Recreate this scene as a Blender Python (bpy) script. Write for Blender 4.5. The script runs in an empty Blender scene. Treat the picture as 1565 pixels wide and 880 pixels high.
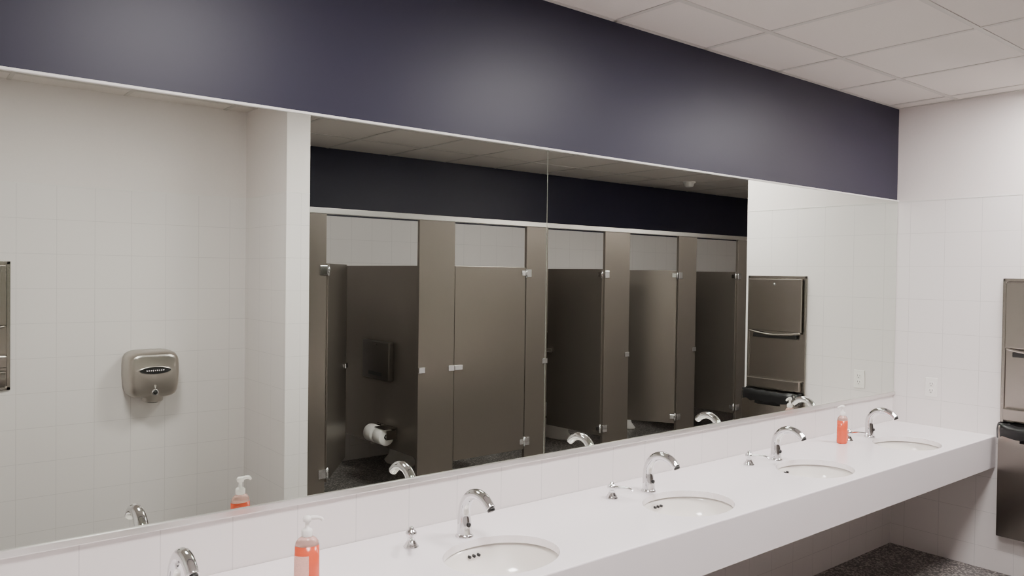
import bpy, bmesh
from math import *
from mathutils import Vector, Matrix

# ------------------------------------------------------------------ constants
H=2.74; ZT=2.157; ZMT=2.160; ZMB=0.9616; ZC=0.78; CD=0.592
XL=-5.90; XR=4.40; YB=-3.982; YD=-2.978; YST=-2.298; XS0=-3.045; XS1=-2.894
YS=-2.40; YE=-1.102
FX=[-3.4453+0.934*k for k in (-2,-1,0,1,2,3)]
scene=bpy.context.scene; col=scene.collection

# ------------------------------------------------------------------ materials
def newmat(name):
    m=bpy.data.materials.new(name); m.use_nodes=True
    nt=m.node_tree; b=nt.nodes['Principled BSDF']; return m,nt,b
def srgb(r,g,b):
    f=lambda c:(c/255/12.92) if c/255<=0.04045 else ((c/255+0.055)/1.055)**2.4
    return (f(r),f(g),f(b),1)
def mat(name,c,rough=0.5,metal=0.0,noise=0.0,nscale=40,bump=0.0,trans=0.0,emit=None,es=0,stretch=None,ior=None,coat=0):
    m,nt,b=newmat(name)
    b.inputs['Base Color'].default_value=c; b.inputs['Roughness'].default_value=rough; b.inputs['Metallic'].default_value=metal
    b.inputs['Transmission Weight'].default_value=trans
    if ior: b.inputs['IOR'].default_value=ior
    b.inputs['Coat Weight'].default_value=coat
    if emit: b.inputs['Emission Color'].default_value=emit; b.inputs['Emission Strength'].default_value=es
    if noise>0 or bump>0:
        tc=nt.nodes.new('ShaderNodeTexCoord'); mp=nt.nodes.new('ShaderNodeMapping'); n=nt.nodes.new('ShaderNodeTexNoise')
        n.inputs['Scale'].default_value=nscale; n.inputs['Detail'].default_value=4
        if stretch: mp.inputs['Scale'].default_value=stretch
        nt.links.new(tc.outputs['Object'],mp.inputs[0]); nt.links.new(mp.outputs[0],n.inputs['Vector'])
        if noise>0:
            mx=nt.nodes.new('ShaderNodeMix'); mx.data_type='RGBA'
            mx.inputs[6].default_value=tuple(x*(1-noise) for x in c[:3])+(1,); mx.inputs[7].default_value=tuple(min(1,x*(1+noise)) for x in c[:3])+(1,)
            nt.links.new(n.outputs['Fac'],mx.inputs[0]); nt.links.new(mx.outputs[2],b.inputs['Base Color'])
        if bump>0:
            bp=nt.nodes.new('ShaderNodeBump'); bp.inputs['Strength'].default_value=bump; bp.inputs['Distance'].default_value=0.001
            nt.links.new(n.outputs['Fac'],bp.inputs['Height']); nt.links.new(bp.outputs[0],b.inputs['Normal'])
    return m
def wallmat(name,tile,paint,zb,prough=0.5,T=0.2032,W=0.0028,gr=0.80,spec=0.5):
    m,nt,b=newmat(name); N=nt.nodes; L=nt.links
    geo=N.new('ShaderNodeNewGeometry'); sp=N.new('ShaderNodeSeparateXYZ'); sn=N.new('ShaderNodeSeparateXYZ')
    L.new(geo.outputs['Position'],sp.inputs[0]); L.new(geo.outputs['True Normal'],sn.inputs[0])
    def M(op,a,bv=None,c=None):
        n=N.new('ShaderNodeMath'); n.operation=op
        for i,v in enumerate((a,bv,c)):
            if v is None: continue
            if isinstance(v,(int,float)): n.inputs[i].default_value=v
            else: L.new(v,n.inputs[i])
        return n.outputs[0]
    def line(o,off): return M('LESS_THAN',M('FRACT',M('DIVIDE',M('ADD',o,off),T)),W/T)
    lx=line(sp.outputs[0],20.02); ly=line(sp.outputs[1],20.0); lz=line(sp.outputs[2],T*50-zb-.0005)
    nx=M('GREATER_THAN',M('ABSOLUTE',sn.outputs[0]),0.5); ny=M('GREATER_THAN',M('ABSOLUTE',sn.outputs[1]),0.5)
    up=M('GREATER_THAN',sp.outputs[2],zb-.002)
    g=M('MULTIPLY',M('MAXIMUM',lz,M('MAXIMUM',M('MULTIPLY',lx,ny),M('MULTIPLY',ly,nx))),M('SUBTRACT',1.0,up))
    m1=N.new('ShaderNodeMix'); m1.data_type='RGBA'; m1.inputs[6].default_value=tile; m1.inputs[7].default_value=tuple(x*gr for x in tile[:3])+(1,)
    L.new(g,m1.inputs[0])
    nz=N.new('ShaderNodeTexNoise'); nz.inputs['Scale'].default_value=60; L.new(geo.outputs['Position'],nz.inputs['Vector'])
    pm=N.new('ShaderNodeMix'); pm.data_type='RGBA'; pm.inputs[6].default_value=tuple(x*0.96 for x in paint[:3])+(1,); pm.inputs[7].default_value=paint
    L.new(nz.outputs['Fac'],pm.inputs[0])
    m2=N.new('ShaderNodeMix'); m2.data_type='RGBA'; L.new(up,m2.inputs[0]); L.new(m1.outputs[2],m2.inputs[6]); L.new(pm.outputs[2],m2.inputs[7])
    L.new(m2.outputs[2],b.inputs['Base Color'])
    r=M('ADD',0.30,M('MULTIPLY',up,prough-0.30)); L.new(r,b.inputs['Roughness'])
    s=M('ADD',0.5,M('MULTIPLY',up,spec-0.5)); L.new(s,b.inputs['Specular IOR Level'])
    bp=N.new('ShaderNodeBump'); bp.inputs['Strength'].default_value=0.12; bp.inputs['Distance'].default_value=0.001
    hh=M('SUBTRACT',1.0,g); L.new(hh,bp.inputs['Height']); L.new(bp.outputs[0],b.inputs['Normal'])
    return m

TILE=srgb(226,220,218)
M_wall=wallmat('white_tile_and_paint',TILE,srgb(228,220,217),ZT)
M_blue=wallmat('white_tile_and_navy_paint',TILE,srgb(37,35,53),ZT,prough=0.43,spec=0.30)
M_ceil=mat('acoustic_tile',srgb(220,213,208),0.9,noise=0.03,nscale=120,bump=0.2)
M_grid=mat('ceiling_tbar_white',srgb(198,193,188),0.5,noise=0.02)
M_chan=mat('satin_steel_channel',srgb(225,223,220),0.3,1.0,noise=0.04)
M_trim=mat('white_trim',srgb(225,222,218),0.35,noise=0.02)
M_mirror=mat('mirror_silver',(0.765,0.81,0.75,1),0.0,1.0)
M_count=mat('white_solid_surface',srgb(248,241,243),0.20,noise=0.01,nscale=200,coat=0.2)
M_sink=mat('vitreous_china',srgb(247,242,236),0.12,noise=0.01,coat=0.5)
M_chrome=mat('chrome',(0.75,0.75,0.76,1),0.06,1.0,noise=0.02)
M_black=mat('black_plastic',(0.01,0.01,0.01,1),0.4,noise=0.1)
M_bag=mat('black_bag',(0.006,0.006,0.007,1),0.3,noise=0.2,nscale=30,bump=0.8)
M_steel=mat('brushed_stainless',srgb(150,144,138),0.26,1.0,noise=0.05,nscale=30,stretch=(1,1,30))
M_steelH=mat('brushed_stainless_dryer',srgb(180,174,167),0.29,1.0,noise=0.04,nscale=30,stretch=(1,1,30))
M_part=mat('brushed_metal_partition',srgb(124,116,109),0.32,0.75,noise=0.03,nscale=20,stretch=(20,20,1))
M_dark=mat('dark_bronze_plastic',srgb(78,72,67),0.36,0.6,noise=0.04)
M_alu=mat('aluminium_headrail',srgb(220,216,212),0.3,1.0,noise=0.03)
M_white=mat('white_plastic',srgb(238,234,230),0.35,noise=0.01)
M_paper=mat('toilet_tissue',srgb(240,236,232),0.9,noise=0.03)
M_soap=mat('coral_soap',srgb(236,98,66),0.18,trans=0.2,noise=0.04,ior=1.4)
M_clear=mat('clear_bottle_top',srgb(240,200,188),0.1,trans=0.6,noise=0.02,ior=1.3)
M_label=mat('bottle_label',srgb(232,178,165),0.4,noise=0.25,nscale=160,stretch=(1,1,3))
M_lens=mat('light_panel_lens',(1,1,1,1),0.5,emit=(1,0.957,0.943,1),es=66,noise=0.01)

def floormat():
    m,nt,b=newmat('speckled_terrazzo'); N=nt.nodes;L=nt.links
    g=N.new('ShaderNodeNewGeometry'); v=N.new('ShaderNodeTexVoronoi'); v.inputs['Scale'].default_value=110; L.new(g.outputs['Position'],v.inputs['Vector'])
    cr=N.new('ShaderNodeValToRGB'); e=cr.color_ramp.elements; e[0].color=srgb(64,60,60); e[0].position=0.25; e[1].color=srgb(172,165,159); e[1].position=0.9
    e2=cr.color_ramp.elements.new(0.6); e2.color=srgb(103,98,97)
    sx=N.new('ShaderNodeSeparateXYZ'); L.new(v.outputs['Color'],sx.inputs[0]); L.new(sx.outputs[0],cr.inputs[0]); L.new(cr.outputs[0],b.inputs['Base Color'])
    b.inputs['Roughness'].default_value=0.35; return m
M_floor=floormat()

# ------------------------------------------------------------------ mesh builder
class MB:
    def __init__(s): s.bm=bmesh.new(); s.mats=[]
    def mi(s,m):
        if m not in s.mats: s.mats.append(m)
        return s.mats.index(m)
    def box(s,lo,hi,m,bev=0,seg=2,M=None):
        lo=Vector(lo);hi=Vector(hi); t=bmesh.new(); bmesh.ops.create_cube(t,size=1)
        for v in t.verts: v.co=Vector([(lo[i]+hi[i])/2+v.co[i]*(hi[i]-lo[i]) for i in range(3)])
        if bev>0: bmesh.ops.bevel(t,geom=t.edges[:],offset=bev,segments=seg,affect='EDGES',profile=0.5)
        s.merge(t,m,M,smooth=bev>0 and seg>2)
    def merge(s,t,m,M=None,smooth=False):
        i=s.mi(m); t.verts.index_update(); vs=[]
        for v in t.verts: vs.append(s.bm.verts.new(M@v.co if M else v.co))
        for f in t.faces:
            try:
                nf=s.bm.faces.new([vs[v.index] for v in f.verts]); nf.material_index=i; nf.smooth=smooth
            except ValueError: pass
        t.free()
    def lathe(s,prof,m,c=(0,0,0),sx=1,sy=1,n=32,M=None,smooth=True,capb=True,capt=True,a0=0,a1=360):
        t=bmesh.new(); rings=[]; full=(a1-a0)>=360
        cnt=n if full else n+1
        A0=radians(a0);DA=radians(a1-a0)
        for r,z in prof:
            rings.append([t.verts.new((c[0]+r*sx*cos(A0+DA*k/n),c[1]+r*sy*sin(A0+DA*k/n),c[2]+z)) for k in range(cnt)])
        for a,b in zip(rings,rings[1:]):
            for k in range(n): t.faces.new([a[k],a[(k+1)%cnt],b[(k+1)%cnt],b[k]])
        if capb and full: t.faces.new(rings[0][::-1])
        if capt and full: t.faces.new(rings[-1])
        s.merge(t,m,M,smooth)
    def tube(s,pts,rad,m,n=16,sub=6,M=None,flat=1.0):
        P=[Vector(p) for p in pts]; R=rad if isinstance(rad,(list,tuple)) else [rad]*len(P)
        Q=[];RR=[]
        if sub<=1 or len(P)<3: Q=P;RR=R
        else:
            for i in range(len(P)-1):
                p0=P[max(i-1,0)];p1=P[i];p2=P[i+1];p3=P[min(i+2,len(P)-1)]
                for k in range(sub):
                    t=k/sub
                    Q.append(0.5*((2*p1)+(p2-p0)*t+(2*p0-5*p1+4*p2-p3)*t*t+(3*p1-p0-3*p2+p3)*t**3)); RR.append(R[i]*(1-t)+R[i+1]*t)
            Q.append(P[-1]);RR.append(R[-1])
        t=bmesh.new(); rings=[]; up=None
        for i,q in enumerate(Q):
            d=(Q[min(i+1,len(Q)-1)]-Q[max(i-1,0)]).normalized()
            if up is None:
                up=Vector((1,0,0)) if abs(d.x)<0.9 else Vector((0,0,1))
            a=(up-d*up.dot(d)).normalized(); up=a; b=d.cross(a)
            rings.append([t.verts.new(q+(a*cos(2*pi*k/n)+b*sin(2*pi*k/n)*flat)*RR[i]) for k in range(n)])
        for a,b in zip(rings,rings[1:]):
            for k in range(n): t.faces.new([a[k],a[(k+1)%n],b[(k+1)%n],b[k]])
        t.faces.new(rings[0][::-1]); t.faces.new(rings[-1])
        s.merge(t,m,M,True)
    def done(s,name,loc=(0,0,0),rot=0,parent=None):
        bmesh.ops.recalc_face_normals(s.bm,faces=s.bm.faces[:])
        me=bpy.data.meshes.new(name); s.bm.to_mesh(me); s.bm.free()
        for m in s.mats: me.materials.append(m)
        o=bpy.data.objects.new(name,me); col.objects.link(o); o.location=loc; o.rotation_euler=(0,0,rot)
        if parent: o.parent=parent
        return o
def boxobj(name,lo,hi,m,bev=0):
    b=MB(); c=[(lo[i]+hi[i])/2 for i in range(3)]
    b.box([lo[i]-c[i] for i in range(3)],[hi[i]-c[i] for i in range(3)],m,bev); return b.done(name,c)

# ------------------------------------------------------------------ room shell
boxobj('floor',(XL-.1,YB-.1,-.1),(XR+.1,.1,0),M_floor)
boxobj('ceiling',(XL-.1,YB-.1,H),(XR+.1,.1,H+.1),M_ceil)
boxobj('wall_north',(XL-.1,0,0),(XR,.1,H),M_blue)
boxobj('wall_east',(0,YE,0),(.12,0,H),M_wall)
boxobj('wall_corridor',(.12,YE,0),(XR,YE+.1,H),M_wall)
boxobj('wall_far_east',(XR,YB-.1,0),(XR+.1,.1,H),M_wall)
boxobj('wall_south',(XS1,YB-.1,0),(XR,YB,H),M_blue)
boxobj('wall_alcove',(XL-.1,YD-.1,0),(XS0,YD,H),M_wall)
boxobj('wall_partition_stub',(XS0,YB-.1,0),(XS1,YST,H),M_wall)
boxobj('wall_west',(XL-.1,YD,0),(XL,0,H),M_wall)
g=MB(); t=0.012
xs=[-0.14-0.61*k for k in range(-7,10)]; ys=[-0.347-0.61*k for k in range(0,6)]
for x in xs:
    if XL<x<XR:
        y0=YD if x<XS0 else YB
        y1=0 if x<0 else YE
        g.box((x-t,y0,H-.003),(x+t,y1,H+.001),M_grid)
for y in ys:
    x0=XL if y>YD else XS1
    x1=0 if y>YE else XR
    g.box((x0,y-t,H-.0036),(x1,y+t,H+.001),M_grid)
g.box((XL,-.02,H-.003),(0,0,H+.001),M_grid); g.box((-.02,YE,H-.0032),(0,0,H+.001),M_grid)
g.done('ceiling_grid_trim')
tc=MB(); e=.0018
tc.box((-e,YE,ZT-.003),(0,0,ZT+.002),M_trim); tc.box((XL,YD,ZT-.003),(XS0,YD+e,ZT+.002),M_trim)
tc.box((XS0-e,YD,ZT-.003),(XS0,YST+e,ZT+.002),M_trim); tc.box((XS0-e,YST,ZT-.003),(XS1,YST+e,ZT+.002),M_trim)
tc.done('trim_tile_cap')
for x in (-0.445,-2.275,-4.105,1.385):
    b=MB(); b.box((-.29,-.29,-.012),(.29,.29,.0),M_white,0.003); b.box((-.26,-.26,-.016),(.26,.26,-.011),M_lens)
    b.done('ceiling_light_panel',(x,-1.262,H))
b=MB(); b.lathe([(.07,0),(.07,-.012),(.055,-.02),(.05,-.045),(.035,-.06),(.005,-.062)],M_white,n=24); b.done('smoke_detector',(2.13,-3.33,H))

# ------------------------------------------------------------------ mirror
for x0,x1 in ((-2.944,-.004),(XL+.01,-2.947)):
    b=MB(); b.box((x0,-.006,ZMB-.01),(x1,0,ZMT),M_mirror); b.done('vanity_mirror')
b=MB(); b.box((XL+.005,-.014,ZMB-.020),(-.001,0,ZMB),M_chan,0.002); b.done('trim_mirror_channel_bottom')
b=MB(); b.box((XL+.005,-.012,ZMT-.002),(-.001,0,ZMT+.006),M_trim,0.002); b.done('trim_mirror_top')

# ------------------------------------------------------------------ counter
SA,SB,SY=.200,.163,-.378
def counter():
    b=MB(); bm=b.bm; i=b.mi(M_count); N=72
    bounds=[XL+.002]+[(FX[k]+FX[k+1])/2 for k in range(5)]+[-.001]
    for k,xc in enumerate(FX):
        x0,x1=bounds[k],bounds[k+1]; y0,y1=-CD+.004,-.002
        top=[];low=[];out=[]
        angs=[2*pi*j/N for j in range(N)]
        for c in ((x1,y1),(x0,y1),(x0,y0),(x1,y0)):
            a=atan2(c[1]-SY,c[0]-xc)%(2*pi); j=min(range(N),key=lambda q:abs(angs[q]-a)); angs[j]=a
        for a in angs:
            dx,dy=cos(a),sin(a)
            rr=1/sqrt((dx/SA)**2+(dy/SB)**2)
            top.append(bm.verts.new((xc+rr*dx,SY+rr*dy,ZC))); low.append(bm.verts.new((xc+rr*dx,SY+rr*dy,ZC-.025)))
            ts=[]
            if dx>1e-9: ts.append((x1-xc)/dx)
            if dx<-1e-9: ts.append((x0-xc)/dx)
            if dy>1e-9: ts.append((y1-SY)/dy)
            if dy<-1e-9: ts.append((y0-SY)/dy)
            tt=min(ts); out.append(bm.verts.new((xc+tt*dx,SY+tt*dy,ZC)))
        for j in range(N):
            q=(j+1)%N
            for f in ([top[j],out[j],out[q],top[q]],[low[j],top[j],top[q],low[q]]):
                bm.faces.new(f).material_index=i
    r=.004
    prof=[(-CD+r,ZC),(-CD+r*.3,ZC-r*.3),(-CD,ZC-r),(-CD,ZC-.178),(-CD+.002,ZC-.18),(-CD+.022,ZC-.18),(-CD+.022,ZC-.026)]
    A=[bm.verts.new((XL+.002,y,z)) for y,z in prof]; B=[bm.verts.new((-.001,y,z)) for y,z in prof]
    for j in range(len(prof)-1): bm.faces.new([A[j],A[j+1],B[j+1],B[j]]).material_index=i
    for x in (-.2,-1.11,-2.044,-2.978,-3.912,-4.846,-5.7):
        b.box((x-.02,-CD+.06,ZC-.07),(x+.02,-.003,ZC-.03),M_chan)
        b.box((x-.02,-.02,ZC-.35),(x+.02,-.002,ZC-.03),M_chan)
    return b.done('vanity_counter')
counter()
def sink(xc):
    b=MB(); a,bb=SA+.005,SB+.005
    prof=[(1.06,-.026),(1.0,-.026),(.985,-.045),(.94,-.075),(.84,-.11),(.66,-.137),(.4,-.152),(.12,-.158)]
    outer=[(1.06,-.03),(1.03,-.06),(.97,-.1),(.84,-.14),(.6,-.162),(.3,-.17),(.12,-.172)]
    b.lathe([(r,z) for r,z in prof],M_sink,sx=a,sy=bb,n=64,capb=False,capt=False)
    b.lathe(outer,M_sink,sx=a,sy=bb,n=64,capb=False)
    b.lathe([(.026,-.16),(.026,-.156),(.020,-.155),(.012,-.158),(.001,-.158)],M_chrome,n=24)
    for dx in (-.019,0,.019):
        yy=bb*.968*sqrt(1-(dx/a)**2)
        Mx=Matrix.Translation((dx,yy,-.054))@Matrix.Rotation(radians(90),4,'X')
        b.lathe([(.0052,-.004),(.0052,.009)],M_black,n=14,M=Mx)
    b.tube([(0,0,-.17),(0,0,-.22),(0,.02,-.25),(0,.06,-.25),(0,.08,-.22),(0,.11,-.2),(0,.2,-.2),(0,.372,-.2)],.017,M_chrome,n=12)
    b.done('sink_basin',(xc,SY,ZC))
    for vx in (-.036,.194):
        b=MB()
        b.tube([(0,0,0),(0,-.05,0)],.009,M_chrome,sub=1); b.lathe([(.026,0),(.024,.006),(.01,.01)],M_chrome,M=Matrix.Rotation(radians(90),4,'X'),n=20)
        b.lathe([(.013,-.018),(.013,.02)],M_chrome,c=(0,-.055,0),n=16); b.tube([(0,-.055,.02),(0,-.058,.08),(0,-.052,.13),(0,-.03,.155),(0,-.004,.16)],.005,M_chrome,n=8)
        b.lathe([(.018,0),(.018,.012)],M_chrome,M=Matrix.Translation((0,-.062,0))@Matrix.Rotation(radians(90),4,'X'),sx=1.2,sy=.6,n=16)
        b.done('stop_valve',(xc+vx,-.0002,.30))
for x in FX: sink(x+.006)

# ------------------------------------------------------------------ faucets, dispensers, bottles
def faucet(x):
    b=MB()
    b.lathe([(.031,0),(.031,.004),(.028,.008),(.026,.012)],M_chrome,n=28)
    b.tube([(0,0,.006),(0,.001,.04),(0,.003,.08),(0,-.006,.116),(0,-.034,.147),(0,-.074,.159),(0,-.114,.150),(0,-.144,.127)],
           [.0265,.0245,.0215,.0198,.0188,.0183,.0177,.0168],M_chrome,n=22,sub=6)
    b.tube([(0,-.142,.130),(0,-.148,.121)],[.0138,.0125],M_black,sub=1,n=16)
    b.lathe([(.008,-.002),(.008,.004),(.0065,.0055)],M_black,M=Matrix.Translation((0,-.0225,.045))@Matrix.Rotation(radians(90),4,'X'),n=16)
    return b.done('faucet',(x,-.172,ZC))
for x in FX: faucet(x)
def disp(x,rot):
    b=MB()
    b.lathe([(.025,0),(.025,.005),(.020,.010),(.019,.014),(.0135,.022),(.012,.034),(.014,.036),(.018,.040),(.0185,.050),(.014,.056),(.009,.060),(.008,.066),(.004,.069)],M_chrome,n=28)
    b.tube([(0,-.01,.046),(0,-.045,.052),(0,-.085,.054),(0,-.10,.046)],[.007,.006,.0055,.005],M_chrome,n=12)
    return b.done('soap_dispenser',(x,-.155,ZC),rot)
disp(FX[0]-.2,0); disp(FX[1]-.2,-.2); disp(FX[2]-.2,-.55); disp(FX[3]-.2,.15); disp(FX[4]-.2,.1); disp(FX[5]-.2,.15)
def bottle(x,y,rot):
    b=MB(); sx,sy=1.0,.72
    b.lathe([(.030,0),(.0335,.003),(.035,.010),(.0345,.07),(.0335,.125)],M_soap,sx=sx,sy=sy,n=40,capt=True)
    b.lathe([(.0335,.1251),(.031,.135),(.024,.144),(.014,.150),(.013,.153)],M_clear,sx=sx,sy=sy,n=40)
    b.lathe([(.0354,.026),(.0352,.060),(.0346,.100)],M_label,sx=sx*1.01,sy=sy*1.02,n=20,capb=False,capt=False,a0=185,a1=275)
    b.lathe([(.0150,.150),(.0155,.152),(.0155,.166),(.012,.170),(.006,.172),(.0055,.190),(.011,.191),(.012,.200),(.009,.205),(.002,.207)],M_white,n=24)
    b.tube([(0,0,.199),(.02,0,.200),(.036,0,.197),(.042,0,.190)],[.0065,.006,.005,.0045],M_white,n=12)
    return b.done('soap_bottle',(x,y,ZC),rot)
bottle(-4.055,-.266,radians(-20)); bottle(-.93,-.164,radians(175))

# ------------------------------------------------------------------ east wall fittings
b=MB()
b.box((-.006,-.036,-.0585),(0,.036,.0585),M_white,.0025)
for dz in (-.02,.02):
    b.lathe([(.0165,0),(.0165,.003),(.015,.0035)],M_white,M=Matrix.Translation((-.005,0,dz))@Matrix.Rotation(radians(-90),4,'Y'),n=20)
    b.box((-.0092,-.009,dz-.002),(-.0082,-.0060,dz+.009),M_black); b.box((-.0092,.0050,dz-.002),(-.0082,.008,dz+.008),M_black)
    b.box((-.0092,-.0025,dz-.012),(-.0082,.0025,dz-.007),M_black)
b.done('power_outlet',(0,-.232,1.016))
def towel_unit(name,loc,rot,w,zb,zt,znb,znt,bag=True,prot=.035):
    b=MB(); h=w/2
    b.box((-h,-.012,zb),(-h+.02,0,zt),M_steel,.003); b.box((h-.02,-.012,zb),(h,0,zt),M_steel,.003)
    b.box((-h,-.012,zt-.02),(h,0,zt),M_steel,.003); b.box((-h,-.012,zb),(h,0,zb+.02),M_steel,.003)
    b.box((-h+.02,-.004,zb+.01),(h-.02,0,zt-.01),M_steel)
    b.box((-h+.022,-prot,znt),(h-.022,-.002,zt-.022),M_steel,.005)
    b.tube([(-h+.03,-prot+.004,znt-.004),(-h*.5,-prot,znt-.018),(0,-prot-.002,znt-.026),(h*.5,-prot,znt-.018),(h-.03,-prot+.004,znt-.004)],.008,M_steel,n=10)
    b.box((-h+.06,-prot+.006,znt-.05),(h-.06,-.004,znt-.02),M_black,.004)
    b.lathe([(.008,0),(.008,.004)],M_chrome,M=Matrix.Translation((0,-prot,zt-.06))@Matrix.Rotation(radians(90),4,'X'),n=16)
    b.box((-h+.022,-.045,znb-.02),(h-.022,-.003,znb+.05),M_steel,.006)
    b.box((-h+.022,-.10 if bag else -prot,zb+.022),(h-.022,-.002,znb-.04),M_steel,.006,3)
    if bag:
        t=bmesh.new(); n=48
        import random; random.seed(4)
        def rr(k,off,z,j):
            a=2*pi*k/n; c,s=cos(a),sin(a); p=4
            r=(abs(c)**p+abs(s)**p)**(-1/p)
            return ((h-.015+off)*r*c,-.056+(.052+off*.6)*r*s if s<0 or off<=0 else -.056+.052*r*s, z+j)
        rings=[]
        for off,z in ((-.012,-.08),(-.012,.005),(-.004,.016),(.006,.012),(.010,-.02),(.008,-.06)):
            rings.append([t.verts.new(rr(k,off,znb-.045+z,random.uniform(-.004,.004)+(.008*sin(k*1.7) if z<-.03 else 0))) for k in range(n)])
        for A,B in zip(rings,rings[1:]):
            for k in range(n): t.faces.new([A[k],A[(k+1)%n],B[(k+1)%n],B[k]])
        t.faces.new(rings[0])
        b.merge(t,M_bag,None,True)
    return b.done(name,loc,rot)
towel_unit('paper_towel_dispenser',(-.001,-.8455,0),radians(-90),.467,.214,1.684,.90,1.29)
towel_unit('paper_towel_dispenser',(-4.60,YD+.001,0),radians(180),.40,.97,1.706,1.12,1.34,bag=False)

# ------------------------------------------------------------------ hand dryer
def dryer():
    b=MB(); W,Hh,D=.155,.147,.17
    t=bmesh.new(); rings=[]; n=56
    for fr,sc in ((0,1.0),(.3,1.0),(.6,.99),(.8,.96),(.92,.91),(.98,.84),(1.0,.74)):
        ring=[]
        for k in range(n):
            a=2*pi*k/n; c,s=cos(a),sin(a); p=5.0
            r=(abs(c)**p+abs(s)**p)**(-1/p)
            zz=Hh*sc*r*s
            ww=W*sc*r*c*(1.0-(.06*abs(zz/Hh) if zz<0 else 0))
            ring.append(t.verts.new((ww,D*fr,zz)))
        rings.append(ring)
    for A,B in zip(rings,rings[1:]):
        for k in range(n): t.faces.new([A[k],A[(k+1)%n],B[(k+1)%n],B[k]])
    t.faces.new(rings[-1]); t.faces.new(rings[0][::-1])
    b.merge(t,M_steelH,None,True)
    b.lathe([(.050,-.168),(.058,-.163),(.064,-.13),(.066,-.06)],M_steelH,c=(0,.108,0),sy=.95,n=32)
    b.lathe([(.03,-.175),(.03,-.16)],M_black,c=(0,.108,0),n=24)
    b.lathe([(.020,0),(.020,.006),(.014,.007)],M_chrome,M=Matrix.Translation((0,.166,-.105))@Matrix.Rotation(radians(-90),4,'X'),n=20)
    b.lathe([(.013,0),(.013,.0085)],M_black,M=Matrix.Translation((0,.166,-.105))@Matrix.Rotation(radians(-90),4,'X'),n=20)
    Mx=Matrix.Translation((0,.167,.03))@Matrix.Rotation(radians(-90),4,'X')
    b.lathe([(.094,0),(.094,.006),(.0925,.007)],M_steelH,sy=.27,n=40,M=Mx)
    b.lathe([(.089,0),(.089,.0095)],M_black,sy=.24,n=40,M=Mx,smooth=False)
    for k in range(9): b.box((-.052+k*.012,.1755,.026),(-.047+k*.012,.1775,.034),M_chrome)
    return b.done('hand_dryer',(-3.662,YD+.001,1.02))
dryer()

# ------------------------------------------------------------------ stalls
TH=.028
pil=[(XS1+.001,-2.735),(-2.03,-1.726),(-1.045,-.822),(-.170,.138),(.808,1.069),(1.733,2.03),(2.70,2.97)]
PT,PB=1.725,.30
P=MB()
for a,b_ in pil:
    P.box((a,YS-TH/2,.10),(b_,YS+TH/2,2.045),M_part,.002); P.box((a,YS-TH/2-.004,0),(b_,YS+TH/2+.004,.10),M_steel,.002)
P.box((XS1+.001,YS-.02,2.045),(2.97,YS+.02,2.082),M_alu,.003)
parts=[(p[0]+p[1])/2 for p in pil[1:]]
for x in parts:
    P.box((x-TH/2,YB+.012,PB),(x+TH/2,YS-TH/2-.006,PT),M_part,.002)
    for z in (.45,1.0,1.6):
        P.box((x-.03,YB+.001,z-.03),(x+.03,YB+.03,z+.03),M_chrome,.002); P.box((x-.03,YS-TH/2-.03,z-.03),(x+.03,YS-TH/2-.003,z+.03),M_chrome,.002)
doors=[]
def door(n_,x0,x1,hinge,ang):
    w=x1-x0-.008; b=MB()
    s=1 if hinge=='L' else -1
    lo,hi=(0.004,w) if s>0 else (-w,-.004)
    b.box((lo,-TH/2,PB),(hi,TH/2,PT),M_part,.002)
    for z in (PT-.045,PB+.06):
        b.box((min(0,s*.045),-TH/2-.006,z-.02),(max(0,s*.045),TH/2+.006,z+.02),M_chrome,.002)
        b.lathe([(.009,-.035),(.009,.035)],M_chrome,c=(0,TH/2+.004,z),n=12)
    e=hi if s>0 else lo
    b.box((min(e,e-s*.07),TH/2,.965),(max(e,e-s*.07),TH/2+.012,1.0),M_chrome,.003)
    b.box((min(e,e-s*.06),-TH/2-.018,.965),(max(e,e-s*.06),-TH/2,1.0),M_chrome,.003)
    hx=x0+.004 if s>0 else x1-.004
    o=b.done('stall_door_%d'%n_,(hx,YS,0),-ang if s>0 else ang); doors.append(o)
    kx=x1+.001 if s>0 else x0-.001
    P.box((min(kx,kx+s*.05),YS+TH/2,.962),(max(kx,kx+s*.05),YS+TH/2+.012,1.003),M_chrome,.002)
    for z in (PT-.045,PB+.06): P.box((min(hx,hx-s*.05),YS+TH/2,z-.03),(max(hx,hx-s*.05),YS+TH/2+.01,z+.03),M_chrome,.002)
door(1,-2.735,-2.03,'L',radians(53))
door(2,-1.726,-1.045,'R',0)
door(3,-.822,-.170,'R',radians(86))
door(4,.138,.808,'R',radians(58))
door(5,1.069,1.733,'R',radians(84))
door(6,2.03,2.70,'R',0)
po=P.done('toilet_stall_partitions')
for o in doors: o.parent=po
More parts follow.
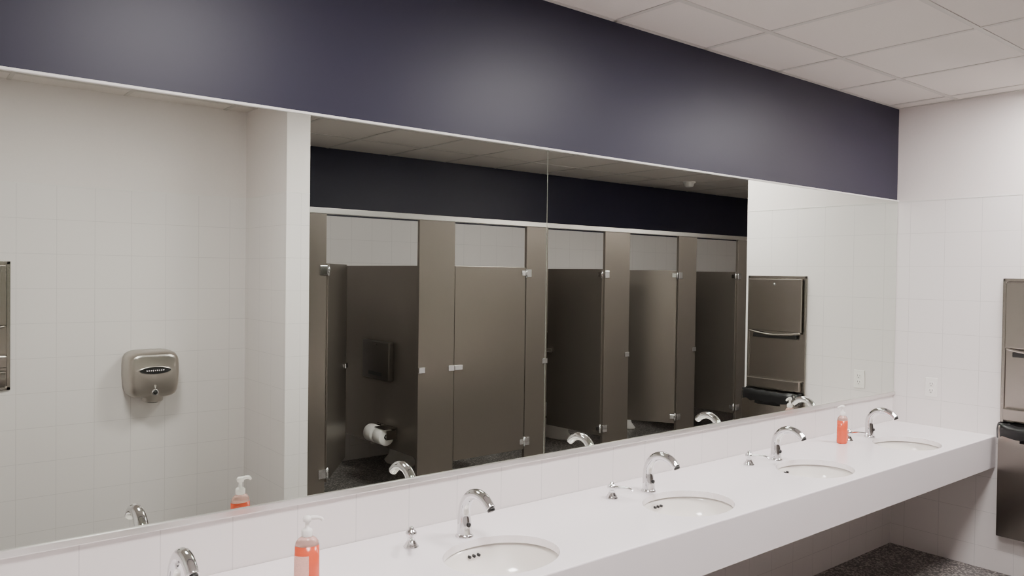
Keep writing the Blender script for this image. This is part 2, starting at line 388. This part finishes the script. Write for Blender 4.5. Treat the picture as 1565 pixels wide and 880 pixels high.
def toilet(x):
    b=MB()
    prof=[(.10,-.17),(.13,-.13),(.165,-.06),(.18,-.01),(.18,.0),(.15,.0),(.135,-.03),(.10,-.11),(.03,-.15)]
    b.lathe(prof,M_white,c=(0,.40,.40),sx=1.0,sy=1.35,n=36)
    b.lathe([(.11,0),(.115,.01),(.085,.06),(.075,.15),(.10,.25)],M_white,c=(0,.33,0),sx=1.0,sy=1.7,n=32)
    b.box((-.10,.02,.20),(.10,.22,.39),M_white,.03,4)
    b.lathe([(.185,.402),(.19,.412),(.185,.422),(.125,.422),(.12,.412),(.125,.402)],M_white,c=(0,.41,0),sy=1.32,n=36,capb=False,capt=False)
    b.box((-.12,.0,.12),(.12,.03,.42),M_white,.01)
    b.tube([(0,.0,.75),(0,.05,.75),(0,.06,.72),(0,.06,.42)],.017,M_chrome,n=12)
    b.lathe([(.03,.74),(.034,.76),(.034,.82),(.028,.84),(.01,.845)],M_chrome,c=(0,.06,0),n=20)
    b.tube([(0,.06,.79),(.05,.08,.79),(.09,.1,.785)],.008,M_chrome,n=10)
    b.done('toilet',(x,YB+.001,0))
edges=[XS1]+parts
for i in range(6): toilet((edges[i]+edges[i+1])/2)
def tp(x):
    b=MB()
    b.box((-.010,-.15,-.03),(0,.15,.05),M_steel,.003)
    for y in (-.145,0,.145): b.box((-.095,y-.004,-.035),(0,y+.004,.035),M_steel,.002)
    b.box((-.12,.005,.045),(0,.15,.053),M_steel,.003)
    for y in (-.072,.072):
        Mx=Matrix.Translation((-.080,y-.054,-.015))@Matrix.Rotation(radians(-90),4,'X')
        b.lathe([(.022,0),(.064,0),(.067,.004),(.067,.104),(.064,.108),(.022,.108)],M_paper,n=32,M=Mx,capb=False,capt=False)
        b.lathe([(.022,0),(.022,.108)],M_dark,n=16,M=Mx,capb=False,capt=False)
    b.tube([(-.080,-.145,-.015),(-.080,.145,-.015)],.008,M_chrome,sub=1,n=10)
    b.done('toilet_paper_holder',(x,-3.04,.43))
def box_disp(x):
    b=MB(); b.box((-.05,-.21,-.15),(0,.21,.15),M_dark,.01,3); b.box((-.053,-.10,-.12),(-.049,.10,-.09),M_black,.001); b.box((-.056,-.03,.12),(-.045,.03,.13),M_dark,.002)
    b.done('seat_cover_dispenser',(x,-3.16,.98))
for x in parts[:5]:
    tp(x-TH/2-.001); box_disp(x-TH/2-.001)

# ------------------------------------------------------------------ world + camera
w=bpy.data.worlds.new('world'); scene.world=w; w.use_nodes=True
w.node_tree.nodes['Background'].inputs[0].default_value=(0.5,0.5,0.5,1); w.node_tree.nodes['Background'].inputs[1].default_value=0.1
yaw,pitch,roll,f=radians(50.975),radians(-.996),radians(.766),1196.4
F=Vector((cos(yaw)*cos(pitch),sin(yaw)*cos(pitch),sin(pitch))); R=Vector((sin(yaw),-cos(yaw),0)); U=R.cross(F)
R2=R*cos(roll)+U*sin(roll); U2=U*cos(roll)-R*sin(roll)
cd=bpy.data.cameras.new('camera'); cam=bpy.data.objects.new('camera',cd); col.objects.link(cam)
m=Matrix((R2,U2,-F)).transposed().to_4x4(); m.translation=Vector((-4.9888,-2.3142,1.669)); cam.matrix_world=m
cd.sensor_width=36; cd.lens=f/1565*36; cd.clip_start=.01
scene.camera=cam
